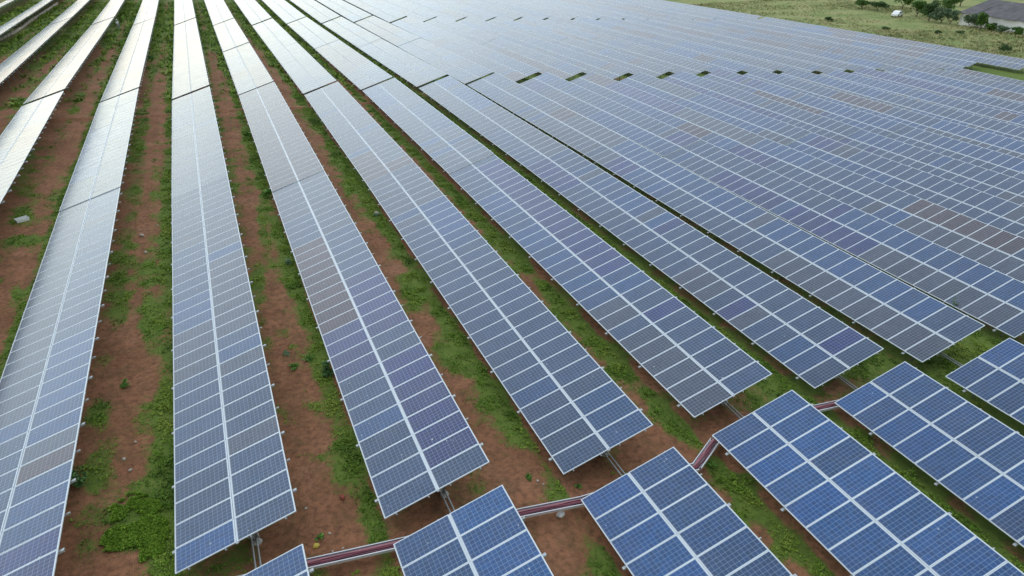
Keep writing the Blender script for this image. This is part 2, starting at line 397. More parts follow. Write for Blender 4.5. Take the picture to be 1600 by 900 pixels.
KINDS = {'blue': (.007,.040,.120), 'slate': (.015,.037,.086), 'indigo': (.009,.014,.092), 'brown': (.052,.038,.044), 'bright': (.004,.050,.165), 'grey': (.034,.044,.066)}
def tints(n, rnd, weights):
    """a column of panels: runs of panels from the same batch"""
    names = list(weights); ws = [weights[k] for k in names]; out = []; cur = rnd.choices(names, ws)[0]
    for k in range(n):
        if rnd.random() < .13: cur = rnd.choices(names, ws)[0]
        one = cur if rnd.random() > .05 else rnd.choice([q for q in names if q not in ('brown', 'bright')] or names)
        out.append(one)
    return out
def tint_color(kind, rnd):
    c = KINDS[kind]; s = rnd.uniform(.86, 1.16); j = rnd.uniform(-.06, .06)
    return (c[0]*s*(1+j), c[1]*s, c[2]*s*(1-j))

# beams: shared meshes, built in the frame of the table (x up the slope, y along the row, z normal to the glass)
def chan(x0, x1, w, h, z):      # an open C channel along x
    b = MB(); t = .006
    b.box(x0, x1, -w/2, -w/2+t, z-h, z); b.box(x0, x1, w/2-t, w/2, z-h, z); b.box(x0, x1, -w/2+t, w/2-t, z-t, z); return b
ME_RAFTER = chan(-.13, WID+.13, .10, .07, -PTH-.052).mesh('rafter', M['steel'])
ME_ARM = chan(2.2, WID+.12, .045, .06, -PTH-.054).mesh('support_arm', M['steel'])
PURL = (.41, 1.60, 2.42, 3.58)
def purlin_mesh(L):
    b = MB(); b.box(-.02, .02, -.05, L+.05, -PTH-.05, -PTH-.001); b.box(-.02, .035, -.05, L+.05, -PTH-.0515, -PTH-.0502); return b.mesh('purlin', M['steel'])
def post_mesh(h):
    b = MB(); b.box(-.04, .04, -.004, .004, 0, h); b.box(-.04, -.034, -.035, .035, 0, h); b.box(.034, .04, -.035, .035, 0, h); return b.mesh('post', M['post'])
def foot_mesh():
    b = MB(); n = 10
    b.tube([(0,0,-.3),(0,0,.04),(0,0,.09)], [.17,.16,.12], n); return b.mesh('footing', M['concrete'], True)
ME_FOOT = foot_mesh()
ME_BRACE = MB().tube([(-1.05, .05, .0), (0, .05, -1.0)], .022, 6).mesh('brace', M['post'])
POSTS = {}
PUR = {}

def table(i, y0, n, detail, weights, label, group, cols=None, seed=0, x=None, zs=None, tilt=0.0, zoff=None, name='solar_table'):
    """one mounting table: n panels long, two panels up the slope. detail 2: framed panels and steelwork, 1: panels, 0: joined"""
    rnd = random.Random(1000*i + int(y0*7) + seed)
    L = n*PITCH - (PITCH-PW)
    za, zb = zs if zs else (zlow(i, y0), zlow(i, y0+L))
    dz = zoff if zoff is not None else rnd.uniform(-.03, .03); tilt += rnd.uniform(-.004, .004); za += dz; zb += dz
    x = ROWX[i] if x is None else x
    base = gz(x+1.9, y0)
    pitch = math.atan2(zb-za, L)
    root = empty(name, (x, y0, base), (pitch, 0, 0))
    tag(root, label, 'solar table', group)
    h0 = za-base; T = TILT + tilt
    rot = (0, -T, 0); ct, st = math.cos(T), math.sin(T)
    def at(u, v, w=0.0): return (u*ct - w*st, v, h0 + u*st + w*ct)
    c0, c1 = cols if cols else (tints(n, rnd, weights), tints(n, rnd, weights))
    if detail:
        for col, kinds, u in ((0, c0, PL/2), (1, c1, PL*1.5+MID)):
            for k in range(n):
                jz = rnd.uniform(-.003, .003); jr = rnd.uniform(-.0035, .0035)
                p = bpy.data.objects.new('solar_panel', ME_FACE if detail == 2 else ME_PANEL); COL.objects.link(p)
                p.parent = root; p.location = at(u, PW/2 + k*PITCH, jz); p.rotation_euler = (jr, -T + rnd.uniform(-.003, .003), 0)
                p.color = (*tint_color(kinds[k], rnd), 1)
                if detail == 2:
                    fr = bpy.data.objects.new('frame', ME_FRAME); COL.objects.link(fr); fr.parent = p
    else:
        fv = np.array(GV+FV); nv = len(fv); V = []; A = []; FI = []; SZ = []; UV = []; MI = []
        faces = [(0,1,2,3)]+[tuple(q+4 for q in f) for f in FF]
        tmpl = np.array(faces).ravel()
        for kinds, u in ((c0, PL/2), (c1, PL*1.5+MID)):
            for k in range(n):
                jr = rnd.uniform(-.004, .004)
                q = fv.copy(); q[:, 2] += q[:, 1]*jr + rnd.uniform(-.003, .003); q[:, 0] += u; q[:, 1] += PW/2+k*PITCH
                V.append(np.stack([q[:,0]*ct - q[:,2]*st, q[:,1], h0 + q[:,0]*st + q[:,2]*ct], 1))
                A.append(np.tile(tint_color(kinds[k], rnd), (nv, 1)))
                FI.append(tmpl + nv*(len(V)-1)); SZ += [4]*len(faces); UV += list(GUV)+[(0,0)]*(4*len(FF)); MI += [0]+[1]*len(FF)
        me = big_mesh('solar_panels', np.concatenate(V), np.concatenate(FI), SZ, None, {'tint': np.concatenate(A)})
        me.materials.append(M['glass_far']); me.materials.append(M['frame'])
        me.polygons.foreach_set('material_index', MI); set_uv(me, UV)
        tag(link('solar_panels', me, parent=root), kind='stuff')
    # steelwork
    key = n
    if key not in PUR: PUR[key] = purlin_mesh(L)
    ks = [k for k in range(1, n, 3)]
    if detail:
        for u in PURL: link('purlin', PUR[key], None, root, at(u, 0), rot)
        cen = MB().box(WID/2-.05, WID/2+.05, -.01, L+.01, -PTH-.049, -PTH-.003); cen.build('middle_rail', M['frame'], root, at(0, 0), rot)
    else:
        b = MB()
        for u in PURL+(WID/2,): b.box(u-.03, u+.03, -.03, L+.03, -PTH-.05, -PTH-.002)
        tag(b.build('purlins', M['steel'], root, at(0, 0), rot), kind='stuff')
    def post(u, v, foot):
        zt = h0 + u*st - (PTH+.13)*ct
        gx_, gy_ = x + u*ct, y0 + v
        zg = gz(gx_, gy_) - base - math.tan(pitch)*v
        hh = max(.25, round(zt - zg + .05, 1))
        if hh not in POSTS: POSTS[hh] = post_mesh(hh)
        link('post', POSTS[hh], None, root, (u*ct, v, zt-hh), (-pitch, 0, 0))
        if foot: link('footing', ME_FOOT, None, root, (u*ct, v, zg), (-pitch, 0, 0))
    if detail == 2:
        for k in ks:
            v = k*PITCH - .006
            link('rafter', ME_RAFTER, None, root, at(0, v), rot)
            post(.85, v, False); post(2.5, v, True)
            link('brace', ME_BRACE, None, root, (2.5*ct, v, h0 + 1.45*st - .17), (0, 0, 0))
        for k in ks:
            v = (k+1.5)*PITCH
            if v < L: link('support_arm', ME_ARM, None, root, at(0, v), rot)
    else:
        b = MB()
        for k in ks:
            v = k*PITCH
            b.box(-.15, WID+.15, v-.05, v+.05, -PTH-.13, -PTH-.054)
            if (k+1.5)*PITCH < L: b.box(2.2, WID+.14, (k+1.5)*PITCH-.02, (k+1.5)*PITCH+.02, -PTH-.115, -PTH-.056)
        tag(b.build('rafters', M['steel'], root, at(0, 0), rot), kind='stuff')
        b = MB()
        for k in ks:
            v = k*PITCH
            for u in (.85, 2.5):
                zt = h0 + u*st - (PTH+.12)*ct
                b.box(u*ct-.04, u*ct+.04, v-.035, v+.035, min(-.05, zt-.3)-abs(math.tan(pitch)*v)*.2, zt)
        tag(b.build('posts', M['post'], root), kind='stuff')
    return root

# ------------------------------------------------------------------ the field: rows of tables
ORD = ['', 'first', 'second', 'third', 'fourth', 'fifth', 'sixth', 'seventh', 'eighth', 'ninth', 'tenth', 'eleventh', 'twelfth', 'thirteenth', 'fourteenth', 'fifteenth', 'sixteenth', 'seventeenth', 'eighteenth', 'nineteenth', 'twentieth']
def where(i):
    if i > -1: return '%s row from brown table towards shed' % ORD[i+1]
    if i == -1: return 'in line with the brown-violet table'
    return '%s row from brown table away from shed' % ORD[-1-i]
NEAR = {-4: .3, -3: .2, -2: .42, -1: -.04, 0: -.04, 1: .65, 2: .65, 3: .19}
FAR = {-5: 62.2, -4: 62.4, -3: 62.8, -2: 62.5, -1: 62.4, 0: 62.9, 1: 62.9, 2: 62.7, 3: 62.9, 4: 63.4, 5: 62.6, 6: 62.3, 7: 62.1, 8: 61.9, 9: 61.8, 10: 61.7, 11: 61.4, 12: 61.2, 13: 60.9, 14: 60.7, 15: 60.6}
WN = {'slate': 5, 'blue': 4, 'grey': 2, 'indigo': .6, 'brown': .2}
WR = {'slate': 5, 'blue': 3.5, 'grey': 2.5, 'indigo': 1.6, 'brown': 1.0, 'bright': .08}
WF = {'blue': 3, 'bright': 4}
G_NEAR = 'long solar tables beside the red cable tray'
G_MID = 'solar tables between the joint and the first cross gap'
def run(*parts):
    out = []
    for kd, c in parts: out += [kd]*c
    return out
def vary(lst, rnd, p=.12, alt=('slate', 'blue', 'grey')):
    return [k if rnd.random() > p else rnd.choice(alt) for k in lst]
rv = random.Random(5)
for i in range(-5, 16):
    yn = NEAR.get(i, .3); yf = FAR.get(i, 62.0)
    na = 31 if i in (1, 2, 4, 5, 6, 7, 8) else 32
    yb = yn + na*PITCH + (.03 if i in (-3, -1, 1, 4, 6, 8) else .006); nb = int(round((yf - yb)/PITCH)); FAR[i] = yb + nb*PITCH
    det = 2 if -4 <= i <= 3 else 1
    cols = None; colsb = None; lab = 'slate-blue solar table by the red cable tray, %s' % where(i)
    if i == -1:
        cols = (run(('slate', 4), ('blue', 1), ('slate', 3), ('indigo', 4), ('brown', 10), ('slate', 4), ('grey', 6)),
                run(('slate', 1), ('indigo', 7), ('slate', 2), ('indigo', 6), ('slate', 6), ('grey', 10)))
        colsb = (vary(run(('brown', nb)), rv, .06), vary(run(('brown', nb)), rv, .06))
        lab = 'solar table with brown and violet panels along its low column, beside the red tray'
    elif i == 0:
        cols = (vary(run(('slate', 4), ('blue', 1), ('slate', 18), ('grey', 7), ('grey', 2)), rv, .08), vary(run(('blue', 3), ('slate', 15), ('blue', 7), ('grey', 7)), rv, .08))
        colsb = (vary(run(('brown', 7), ('grey', nb-7)), rv, .04), vary(run(('brown', 2), ('grey', nb-2)), rv, .04))
    elif i == -2:
        c0 = vary(run(('bright', 1), ('slate', 9), ('grey', 4), ('blue', 3), ('slate', 6), ('grey', 9)), rv, .06)
        cols = (['bright']+c0[1:], vary(run(('slate', 12), ('grey', 20)), rv, .06))
        lab = 'slate-grey solar table with one bright blue panel at its low end corner'
    elif i == -3:
        c1 = vary(run(('indigo', 2), ('blue', 3), ('brown', 1), ('blue', 8), ('slate', 18)), rv, .03, ('grey',)); c1[5] = 'brown'
        cols = (vary(run(('slate', 8), ('grey', 24)), rv, .05), c1)
        lab = 'pale grey-blue solar table with a single brown panel on its high side'
    if i >= -4:
        table(i, yn, na, det, WN if i < 3 else WR, lab, G_NEAR, cols, seed=1, zoff=0.0)
    table(i, yb, nb, det if i > -4 else 1, {'grey': 4, 'slate': 2, 'blue': 1, 'brown': .5} if i < 4 else WR,
          'pale solar table before first cross gap, %s' % where(i), G_MID, colsb, seed=2, zoff=.05 if i in (-3, -1, 1, 4, 5, 6, 7, 8) else 0.0)
# front tables, across the tray from the long ones
FRONT = {-2: (-1.0, 14), -1: (-1.17, 13), 0: (-1.40, 13), 1: (-.50, 14), 2: (-.47, 15), 3: (-1.0, 17), 4: (-1.0, 19)}
for i, (ye, n) in FRONT.items():
    table(i, ye - n*PITCH, n, 2, WF, 'bright blue solar table across the red tray, %s' % where(i),
          'bright blue tables on the near side of the red tray', seed=3)
# second and third blocks, beyond the cross gaps
WFAR = {'grey': 5, 'slate': 3, 'blue': 1, 'brown': 1.6}
for i in range(-7, 19):
    ys = FAR.get(i, 62.0) + (1.0 if i < 4 else 1.7)
    if i >= 14: ys = {14: 61.5, 15: 62.2, 16: 62.0, 17: 64.6, 18: 60.0}[i]
    if i < 14 and i > -6: ys = FAR[i] + (.8 if i < 4 else 1.6)
    n = int((127.0 + (1.2 if i < 4 else 0) - ys)/PITCH)
    nm = where(i)
    n1 = n//2
    table(i, ys, n1, 0, WFAR, 'pale solar table after first cross gap, %s' % nm, 'solar tables just after the first cross gap', seed=4)
    table(i, ys+n1*PITCH+.03, n-n1, 0, WFAR, 'pale solar table before second cross gap, %s' % nm, 'solar tables before the second cross gap', seed=5)
    table(i, ys+n*PITCH+1.1, 62, 0, WFAR, 'pale solar table after second cross gap, %s' % nm, 'solar tables after the second cross gap', seed=6)

# ------------------------------------------------------------------ cable tray across the gap, with its cables
TRAY_PX = [(330, 922), (470, 886), (617, 853), (818, 803), (908, 785), (1088, 731), (1117, 690), (1275, 640), (1312, 632), (1420, 603)]
TLIFT = .34
tp = []
for q in TRAY_PX:
    gx_, gy_, gz_ = ground_at(q[0], q[1], TLIFT); tp.append(Vector((gx_, gy_, gz_ + TLIFT)))
tray = empty('cable_tray', (tp[2].x, tp[2].y, tp[2].z - TLIFT))
tag(tray, 'galvanised open cable tray crossing the bare soil between the tables', 'cable tray')
org = Vector(tray.location)
TW, TH = .19, .10
for a, b in zip(tp[:-1], tp[1:]):
    t = (b-a); Ln = t.length; t.normalize(); n = Vector((-t.y, t.x, 0)).normalized(); up = n.cross(t)*-1
    if up.z < 0: up = -up
    m = MB()
    def bx(s0, s1, h0, h1):
        vs = []
        for z in (h0, h1):
            for (l, s) in ((0, s0), (Ln-.004, s0), (Ln-.004, s1), (0, s1)): vs.append(a-org + t*l + n*s + up*z)
        m.add(vs, [(0,3,2,1),(4,5,6,7),(0,1,5,4),(1,2,6,5),(2,3,7,6),(3,0,4,7)])
    bx(-TW, TW, -.006, 0); bx(-TW-.005, -TW, -.006, TH); bx(TW, TW+.005, -.006, TH)
    bx(-TW-.005, -TW+.028, TH+.0005, TH+.005); bx(TW-.028, TW+.005, TH+.0005, TH+.005)
    m.build('tray_section', M['tray'], tray)
for k in (1, 3, 5, 7):     # stub legs under the joints
    p = tp[k]-org; g = gz(tp[k].x, tp[k].y)-org.z
    MB().box(p.x-.05, p.x+.05, p.y-.05, p.y+.05, g-.1, p.z-.008).build('leg', M['concrete'], tray)
bundle = empty('cable_bundle', tuple(tp[2]))
tag(bundle, 'red and pink power cables lying along the open galvanised tray', 'cables')
for off, rad, mt, h in ((.10, .036, 'cable2', .042), (.015, .034, 'cable', .040), (-.06, .03, 'cable3', .036), (-.13, .028, 'cable3', .034), (.055, .022, 'cable2', .085)):
    pts = []
    for k in range(len(tp)-1):
        a, b = tp[k], tp[k+1]; t = (b-a).normalized(); n = Vector((-t.y, t.x, 0)).normalized()
        for s in range(8):
            f = s/8.0; pts.append(a.lerp(b, f) - tp[2] + n*(off + .016*math.sin(f*9+off*60+k)) + Vector((0, 0, h)))
    MB().tube(pts, rad, 8).build('cable', M[mt], bundle, smooth=True)

# pipes that link each long table with the short one across the gap
for i in range(-2, 4):
    y1 = NEAR[i]+1.6; y0 = FRONT[i][0]-1.6; x = ROWX[i]+2.25
    z = gz(x, (y0+y1)/2)+.22
    c = empty('conduit', (x, y0, z-.22)); tag(c, 'two conduit pipes crossing the tray, %s' % where(i), 'conduit', 'conduit pipes in the gap by the red tray')
    for k, dx in enumerate((0, .16)):
        MB().tube([(dx, 0, .2), (dx+.01, (y1-y0)*.5, .22), (dx-.02, y1-y0, .26)], .032, 8).build('pipe', M['steel'], c, smooth=True)
    for yy in (.3, (y1-y0)-.35):
        MB().box(-.06, .22, yy-.06, yy+.06, -.2, .168).build('block', M['concrete'], c)

# ------------------------------------------------------------------ weeds and grass (uncountable ground cover)
def leaf_material(name):
    m = mat(name, rough=.7, spec=.25); k = NT(m)
    at = k.n('ShaderNodeAttribute', attribute_name='tint'); k.l(at.outputs['Color'], k.b.inputs['Base Color'])
    return m
M['leaf'] = leaf_material('leaf')
def blades(name, X, Y, Z, size, col, per, wide, lean=1.3, leafy=None):
    n = len(X); N = n*per
    bx_ = np.repeat(X, per); by_ = np.repeat(Y, per); bz_ = np.repeat(Z, per); s = np.repeat(size, per)
    c = np.repeat(col, per, 0)*NR.uniform(.72, 1.3, (N, 1))
    a = NR.uniform(0, 2*np.pi, N); r = s*NR.uniform(0, .55, N); bx_ = bx_+np.cos(a)*r; by_ = by_+np.sin(a)*r
    th = NR.uniform(0, 2*np.pi, N); h = s*NR.uniform(.45, 1.1, N); out = s*lean*NR.uniform(.2, 1.0, N); wd = s*wide*NR.uniform(.6, 1.2, N)
    dx, dy = np.cos(th), np.sin(th)
    mid = np.stack([bx_+dx*out*.45, by_+dy*out*.45, bz_+h*.62], 1)
    tip = np.stack([bx_+dx*out, by_+dy*out, bz_+h*NR.uniform(.55, 1.0, N)], 1)
    base = np.stack([bx_, by_, bz_-.01], 1); side = np.stack([-dy*wd, dx*wd, 0*wd], 1)
    V = np.stack([base, mid+side, tip, mid-side], 1).reshape(-1, 3)
    F = np.arange(4*N, dtype=np.int32)
    return V, F, np.full(N, 4), np.repeat(c, 4, 0)
def weeds(name, label, cat, x0, x1, y0, y1, dens, smin, smax, per, wide, lanes=True, thr=.30, palette=None):
    n = int((x1-x0)*(y1-y0)*dens)
    X = NR.uniform(x0, x1, n); Y = NR.uniform(y0, y1, n)
    g = grass_mask(X, Y) if lanes else np.clip(fbm(X*.08, Y*.08, 4, 4)*1.8-.35, 0, 1)
    clump = fbm(X*1.7, Y*1.7, 63, 3)
    keep = NR.uniform(0, 1, n) < np.clip((g-thr)*1.5, 0, 1)*np.clip((clump-.28)*2.6, 0.05, 1)
    if lanes:
        ln = lane(X); keep &= (ln > -.35) & (ln < 1.22) | (Y < .9) & (Y > -2.6)
    X, Y, g, clump = X[keep], Y[keep], g[keep], clump[keep]
    Z = gz(X, Y)
    S = NR.uniform(smin, smax, len(X))*(.55+.6*np.clip(g, 0, 1.2))*(.6+.9*clump)
    hue = np.clip(fbm(X*.45, Y*.45, 21, 3)*1.9-.45 + NR.normal(0, .10, len(X)), 0, 1)[:, None]
    p = palette or ((.09,.165,.018), (.17,.28,.028), (.27,.34,.05))
    p = [np.array(q) for q in p]
    C = np.where(hue < .5, p[0]*(1-hue*2)+p[1]*hue*2, p[1]*(2-hue*2)+p[2]*(hue*2-1))
    V, F, SZ, A = blades(name, X, Y, Z, S, C, per, wide)
    me = big_mesh(name, V, F, SZ, M['leaf'], {'tint': A})
    tag(link(name, me), label, cat, kind='stuff')
weeds('grass', 'short green grass and weeds in patches on the red soil lanes', 'grass', -34, 30, -15, 70, 190, .035, .095, 5, .24)
# bright leafy mat in the lane by the pale grey-blue table
def mat_patch():
    n = 13000; c, inv, _ = PT[0]; A_ = np.linalg.inv(inv)
    r = np.sqrt(NR.uniform(0, 1, n))*1.15; a = NR.uniform(0, 2*np.pi, n); uv = np.stack([r*np.cos(a), r*np.sin(a)], 0)
    xy = (A_ @ uv).T + c; keep = (fbm(xy[:,0]*1.3, xy[:,1]*1.3, 8, 3) > .30 + .28*r**2) & (lane(xy[:,0]) < 1.1)
    X, Y = xy[keep, 0], xy[keep, 1]; Z = gz(X, Y); S = NR.uniform(.04, .085, len(X))
    t = NR.uniform(0, 1, (len(X), 1)); C = np.array([.11,.22,.018])*(1-t) + np.array([.24,.36,.035])*t
    V, F, SZ, A = blades('mat', X, Y, Z+.03, S, C, 4, .42, 1.0)
    tag(link('leafy_mat', big_mesh('leafy_mat', V, F, SZ, M['leaf'], {'tint': A})), 'bright yellow-green mat of leafy creepers beside the slate-grey table', 'ground cover', kind='stuff')
mat_patch()
weeds('far_grass', 'green grass in the lanes beyond the first cross gap', 'grass', -50, 16, 66, 175, 7, .25, .5, 5, .16, thr=.25)
weeds('pasture_grass', 'dry yellowish pasture grass beyond the last row of tables', 'grass', 122, 185, 40, 175, 5, .2, .55, 5, .14, False, .1,
      ((.17,.22,.07), (.32,.31,.13), (.42,.37,.19)))

# ------------------------------------------------------------------ single plants, bushes and trees
def leaf_cloud(cx, cy, cz, rx, ry, rz, n, size, pal, rnd, lobes=6):
    cs = [(rnd.uniform(-.6, .6)*rx, rnd.uniform(-.6, .6)*ry, rnd.uniform(-.55, .6)*rz, rnd.uniform(.35, .62)) for _ in range(lobes)]
    V = []; A = []
    for k in range(n):
        l = cs[rnd.randrange(lobes)]
        d = Vector((rnd.gauss(0, 1), rnd.gauss(0, 1), rnd.gauss(0, 1))).normalized()*l[3]*(rnd.random()**.45)
        p = Vector((cx+l[0]+d.x*rx, cy+l[1]+d.y*ry, max(.02, cz+l[2]+d.z*rz)))
        a = Vector((rnd.gauss(0, 1), rnd.gauss(0, 1), rnd.gauss(0, .5))).normalized(); b = a.cross(Vector((rnd.gauss(0, 1), rnd.gauss(0, 1), rnd.gauss(0, 1)))).normalized()
        s = size*rnd.uniform(.6, 1.3)
        V += [p-a*s, p+b*s*.45, p+a*s, p-b*s*.45]
        c = pal[0] if rnd.random() < .5 else pal[1]; f = rnd.uniform(.7, 1.3); A += [[c[0]*f, c[1]*f, c[2]*f]]*4
    return V, A
def plant(name, px, label, cat, w_, h_, n, size, pal, group=None, seed=0, lift=0.0, trunk=None):
    rnd = random.Random(seed+int(px[0]*3+px[1]))
    gx_, gy_, gz_ = ground_at(*px)
    o = empty(name, (gx_, gy_, gz_), (0, 0, rnd.uniform(0, 6))); tag(o, label, cat, group)
    if trunk:
        t = MB(); t.tube([(0,0,-.1), (.05,.02,trunk*.5), (-.04,.05,trunk)], [.16*h_/4, .11*h_/4, .07*h_/4], 8)
        for k in range(4):
            a = k*1.57+rnd.uniform(-.4, .4); t.tube([(0,.02,trunk*.75), (math.cos(a)*w_*.25, math.sin(a)*w_*.25, trunk+h_*.22), (math.cos(a)*w_*.38, math.sin(a)*w_*.38, trunk+h_*.4)], [.06*h_/4, .04*h_/4, .015*h_/4], 6)
        t.build('trunk', M['bark'], o)
    else:
        t = MB()
        for k in range(5):
            a = rnd.uniform(0, 6.28); t.tube([(0,0,-.03), (math.cos(a)*w_*.2, math.sin(a)*w_*.2, h_*.4), (math.cos(a)*w_*.36, math.sin(a)*w_*.36, h_*.75)], [.012*h_+.004, .008*h_+.003, .003], 5)
        t.build('stem', M['bark'], o)
    zc = (trunk or 0)*.8 + (h_-(trunk or 0)*.8)*.5
    V, A = leaf_cloud(0, 0, zc, w_*.5, w_*.5, (h_-(trunk or 0)*.8)*.5, n, size, pal, rnd, 9 if trunk else 6)
    me = big_mesh('crown' if trunk else 'leaves', V, np.arange(len(V)), np.full(len(V)//4, 4), M['leaf'], {'tint': A})
    link('crown' if trunk else 'leaves', me, parent=o)
M['bark'] = metal_material('bark', (.13, .10, .07), .9)
GREEN = ((.05,.115,.018), (.09,.175,.028)); DARK = ((.04,.085,.024), (.065,.125,.035)); BLUEG = ((.09,.15,.075), (.13,.19,.10)); YEL = ((.075,.14,.02), (.12,.17,.03))
for px, lab, w_, h_, n, pal in (
    ((237, 93), 'round dark bush in the lane before the first cross gap', 1.9, .6, 700, DARK),
    ((254, 84), 'low yellowish bush beside a round dark bush', 1.2, .35, 350, YEL),
    ((181, 92), 'small bush against the low edge of a pale table', .9, .7, 300, GREEN),
    ((386, 212), 'bushy weed hugging the low edge of the brown table', .7, .6, 260, GREEN),
    ((419, 308), 'tall leafy weed where two brown-table sections join', .8, .9, 420, GREEN),
    ((451, 412), 'pale grey-green weed beside the brown-violet table', .6, .5, 240, BLUEG),
    ((510, 585), 'dark leafy weed under the low edge of the brown-violet table', .8, .7, 420, DARK),
    ((118, 752), 'dark broad bush under the high edge of the pale grey-blue table', 1.0, .5, 420, DARK),
    ((825, 747), 'single green tuft on bare soil near the table corner', .38, .22, 140, GREEN),
    ((905, 763), 'small green tuft near the short table corner', .3, .2, 110, GREEN),
    ((499, 839), 'green tuft beside a yellow scrap on bare soil', .34, .24, 130, GREEN),
    ((1110, 727), 'little weed below the steep section of tray', .4, .25, 130, GREEN),
    ((448, 553), 'pale flat tuft on bare soil by the slate-grey table', .45, .16, 160, BLUEG),
    ((458, 574), 'dark flat tuft in the brown soil lane', .5, .2, 180, GREEN),
    ((482, 562), 'wide green tuft in the brown soil lane', .6, .22, 220, GREEN),
    ((195, 603), 'lone tuft on bare soil beside pale grey-blue table', .6, .25, 220, GREEN),
    ((1422, 740), 'leafy weed in the grass lane between bright tables', .55, .35, 260, YEL),
    ((1487, 493), 'weed poking up between two overlapping tables', .35, 1.6, 200, GREEN),
    ((590, 338), 'pale tuft beside the brown-run table', .6, .3, 200, BLUEG)):
    plant('weed_plant' if w_ < .7 else 'bush', px, lab, 'weed' if w_ < .7 else 'bush', w_, h_*.75, int(n*.7), .06 if w_ < .7 else .085, tuple(tuple(c*1.7 for c in q) for q in pal), 'single weeds and bushes along the lanes')
for px, lab, w_, h_, n, pal, tr in (
    ((1451, 33), 'dark green tree at the start of the tree line by the shed', 4.5, 5.5, 2600, DARK, 1.2),
    ((1432, 26), 'yellowish green tree behind the tree line past the dry pasture', 5, 4.5, 2200, GREEN, 1.0),
    ((1470, 36), 'grey-green spreading tree between the dark tree and the shed', 5.5, 4, 2400, BLUEG, .8),
    ((1484, 38), 'small grey-green tree touching the white shed wall', 3.5, 3.4, 1600, BLUEG, .8),
    ((1513, 43), 'blue-grey shrubby tree in front of the white wall', 3.6, 3.4, 1600, BLUEG, .7),
    ((1531, 47), 'slim bright green tree standing against the white wall', 2.6, 4.4, 1600, GREEN, 1.2),
    ((1546, 49), 'low green shrubby tree at the foot of the white wall', 2.8, 1.9, 1000, GREEN, .4),
    ((1562, 52), 'low grey-green shrub along the white wall foot', 3, 1.7, 1000, BLUEG, .4),
    ((1588, 56), 'low green shrub further along the white wall foot', 3, 1.8, 1000, GREEN, .4),
    ((1480, 22), 'green tree rising behind the end of the shed roof', 5, 5, 2000, GREEN, 1.2),
    ((1500, 10), 'dark tree behind the shed roof', 6, 6, 2000, DARK, 1.4),
    ((1410, 14), 'green tree beyond the parked white car', 5, 4.5, 1800, GREEN, 1.2),
    ((1370, 17), 'dark shrubby tree on the far rim of the pasture', 6, 2.8, 1600, DARK, .8),
    ((1345, 14), 'green shrubby tree on the far rim of the pasture', 5, 2.6, 1400, GREEN, .8)):
    plant('tree', px, lab, 'tree', w_, h_, n, .22, pal, 'trees and shrubs around the shed', trunk=tr)
for px, lab, w_, h_ in (((1567, 80), 'dark wide bush beside the last table edge on the pasture', 3.4, 1.6), ((1294, 34), 'small round bush alone in the dry pasture', 2.2, 1.3),
                        ((1385, 47), 'low flat bush in the middle of the dry pasture', 2.6, .7), ((1467, 53), 'small low bush in the pasture facing the white wall', 1.8, .8), ((1500, 52), 'thin low bush by greener pasture grass', 2.0, .6)):
    plant('bush', px, lab, 'bush', w_, h_, 900, .14, DARK, 'bushes on the dry pasture')

# ------------------------------------------------------------------ litter and stones on the soil
def lump(name, px, s, mt, label, cat, group=None, flat=.6, seed=0):
    rnd = random.Random(seed+int(px[0])); gx_, gy_, gz_ = ground_at(*px)
    import bmesh
    bm = bmesh.new(); bmesh.ops.create_icosphere(bm, subdivisions=2, radius=1.0)
    for v in bm.verts:
        v.co *= rnd.uniform(.8, 1.12); v.co.x *= s[0]; v.co.y *= s[1]; v.co.z *= s[2]
    me = bpy.data.meshes.new(name); bm.to_mesh(me); bm.free(); me.materials.append(M[mt])
    o = link(name, me, loc=(gx_, gy_, gz_+s[2]*.55), rot=(0, 0, rnd.uniform(0, 3))); tag(o, label, cat, group); return o
lump('stone', (876, 806), (.17, .12, .12), 'white', 'whitish stone block lying beside the cable tray', 'stone')
lump('scrap', (494, 854), (.11, .10, .08), 'yellow', 'yellow plastic scrap on the bare soil', 'litter')
lump('scrap', (535, 778), (.15, .09, .07), 'rust', 'rust-red scrap at the edge of the green weeds', 'litter')
for k, (px, s) in enumerate((((840, 752), .07), ((849, 757), .05), ((478, 795), .06), ((588, 335), .22), ((222, 369), .16), ((204, 735), .08), ((194, 718), .09), ((228, 395), .12), ((520, 862), .05), ((1000, 640), .05), ((536, 857), .05), ((515, 834), .06), ((246, 353), .08), ((212, 691), .06), ((612, 300), .07), ((440, 700), .05))):
    lump('stone', px, (s, s*.8, s*.6), 'stone', 'small pale stone lying on the red soil of a lane', 'stone', 'small pale stones on the red soil', seed=k)
gx_, gy_, gz_ = ground_at(35, 345)
fb = empty('foam_box', (gx_, gy_, gz_), (0, 0, .5)); tag(fb, 'white ridged foam box lying open on green weeds', 'box')
m = MB()      # shallow open box with a raised middle rib
m.box(-.36,.36,-.24,.24,0,.03); m.box(-.36,-.33,-.24,.24,.031,.2); m.box(.33,.36,-.24,.24,.031,.2); m.box(-.329,.329,-.24,-.21,.031,.2); m.box(-.329,.329,.21,.24,.031,.2)
m.build('box_body', M['white'], fb)
MB().add([(-.32,-.05,.04),(.32,-.05,.04),(.32,.05,.04),(-.32,.05,.04),(-.3,0,.24),(.3,0,.24)], [(0,1,5,4),(2,3,4,5),(1,2,5),(3,0,4),(3,2,1,0)]).build('rib', M['white'], fb)

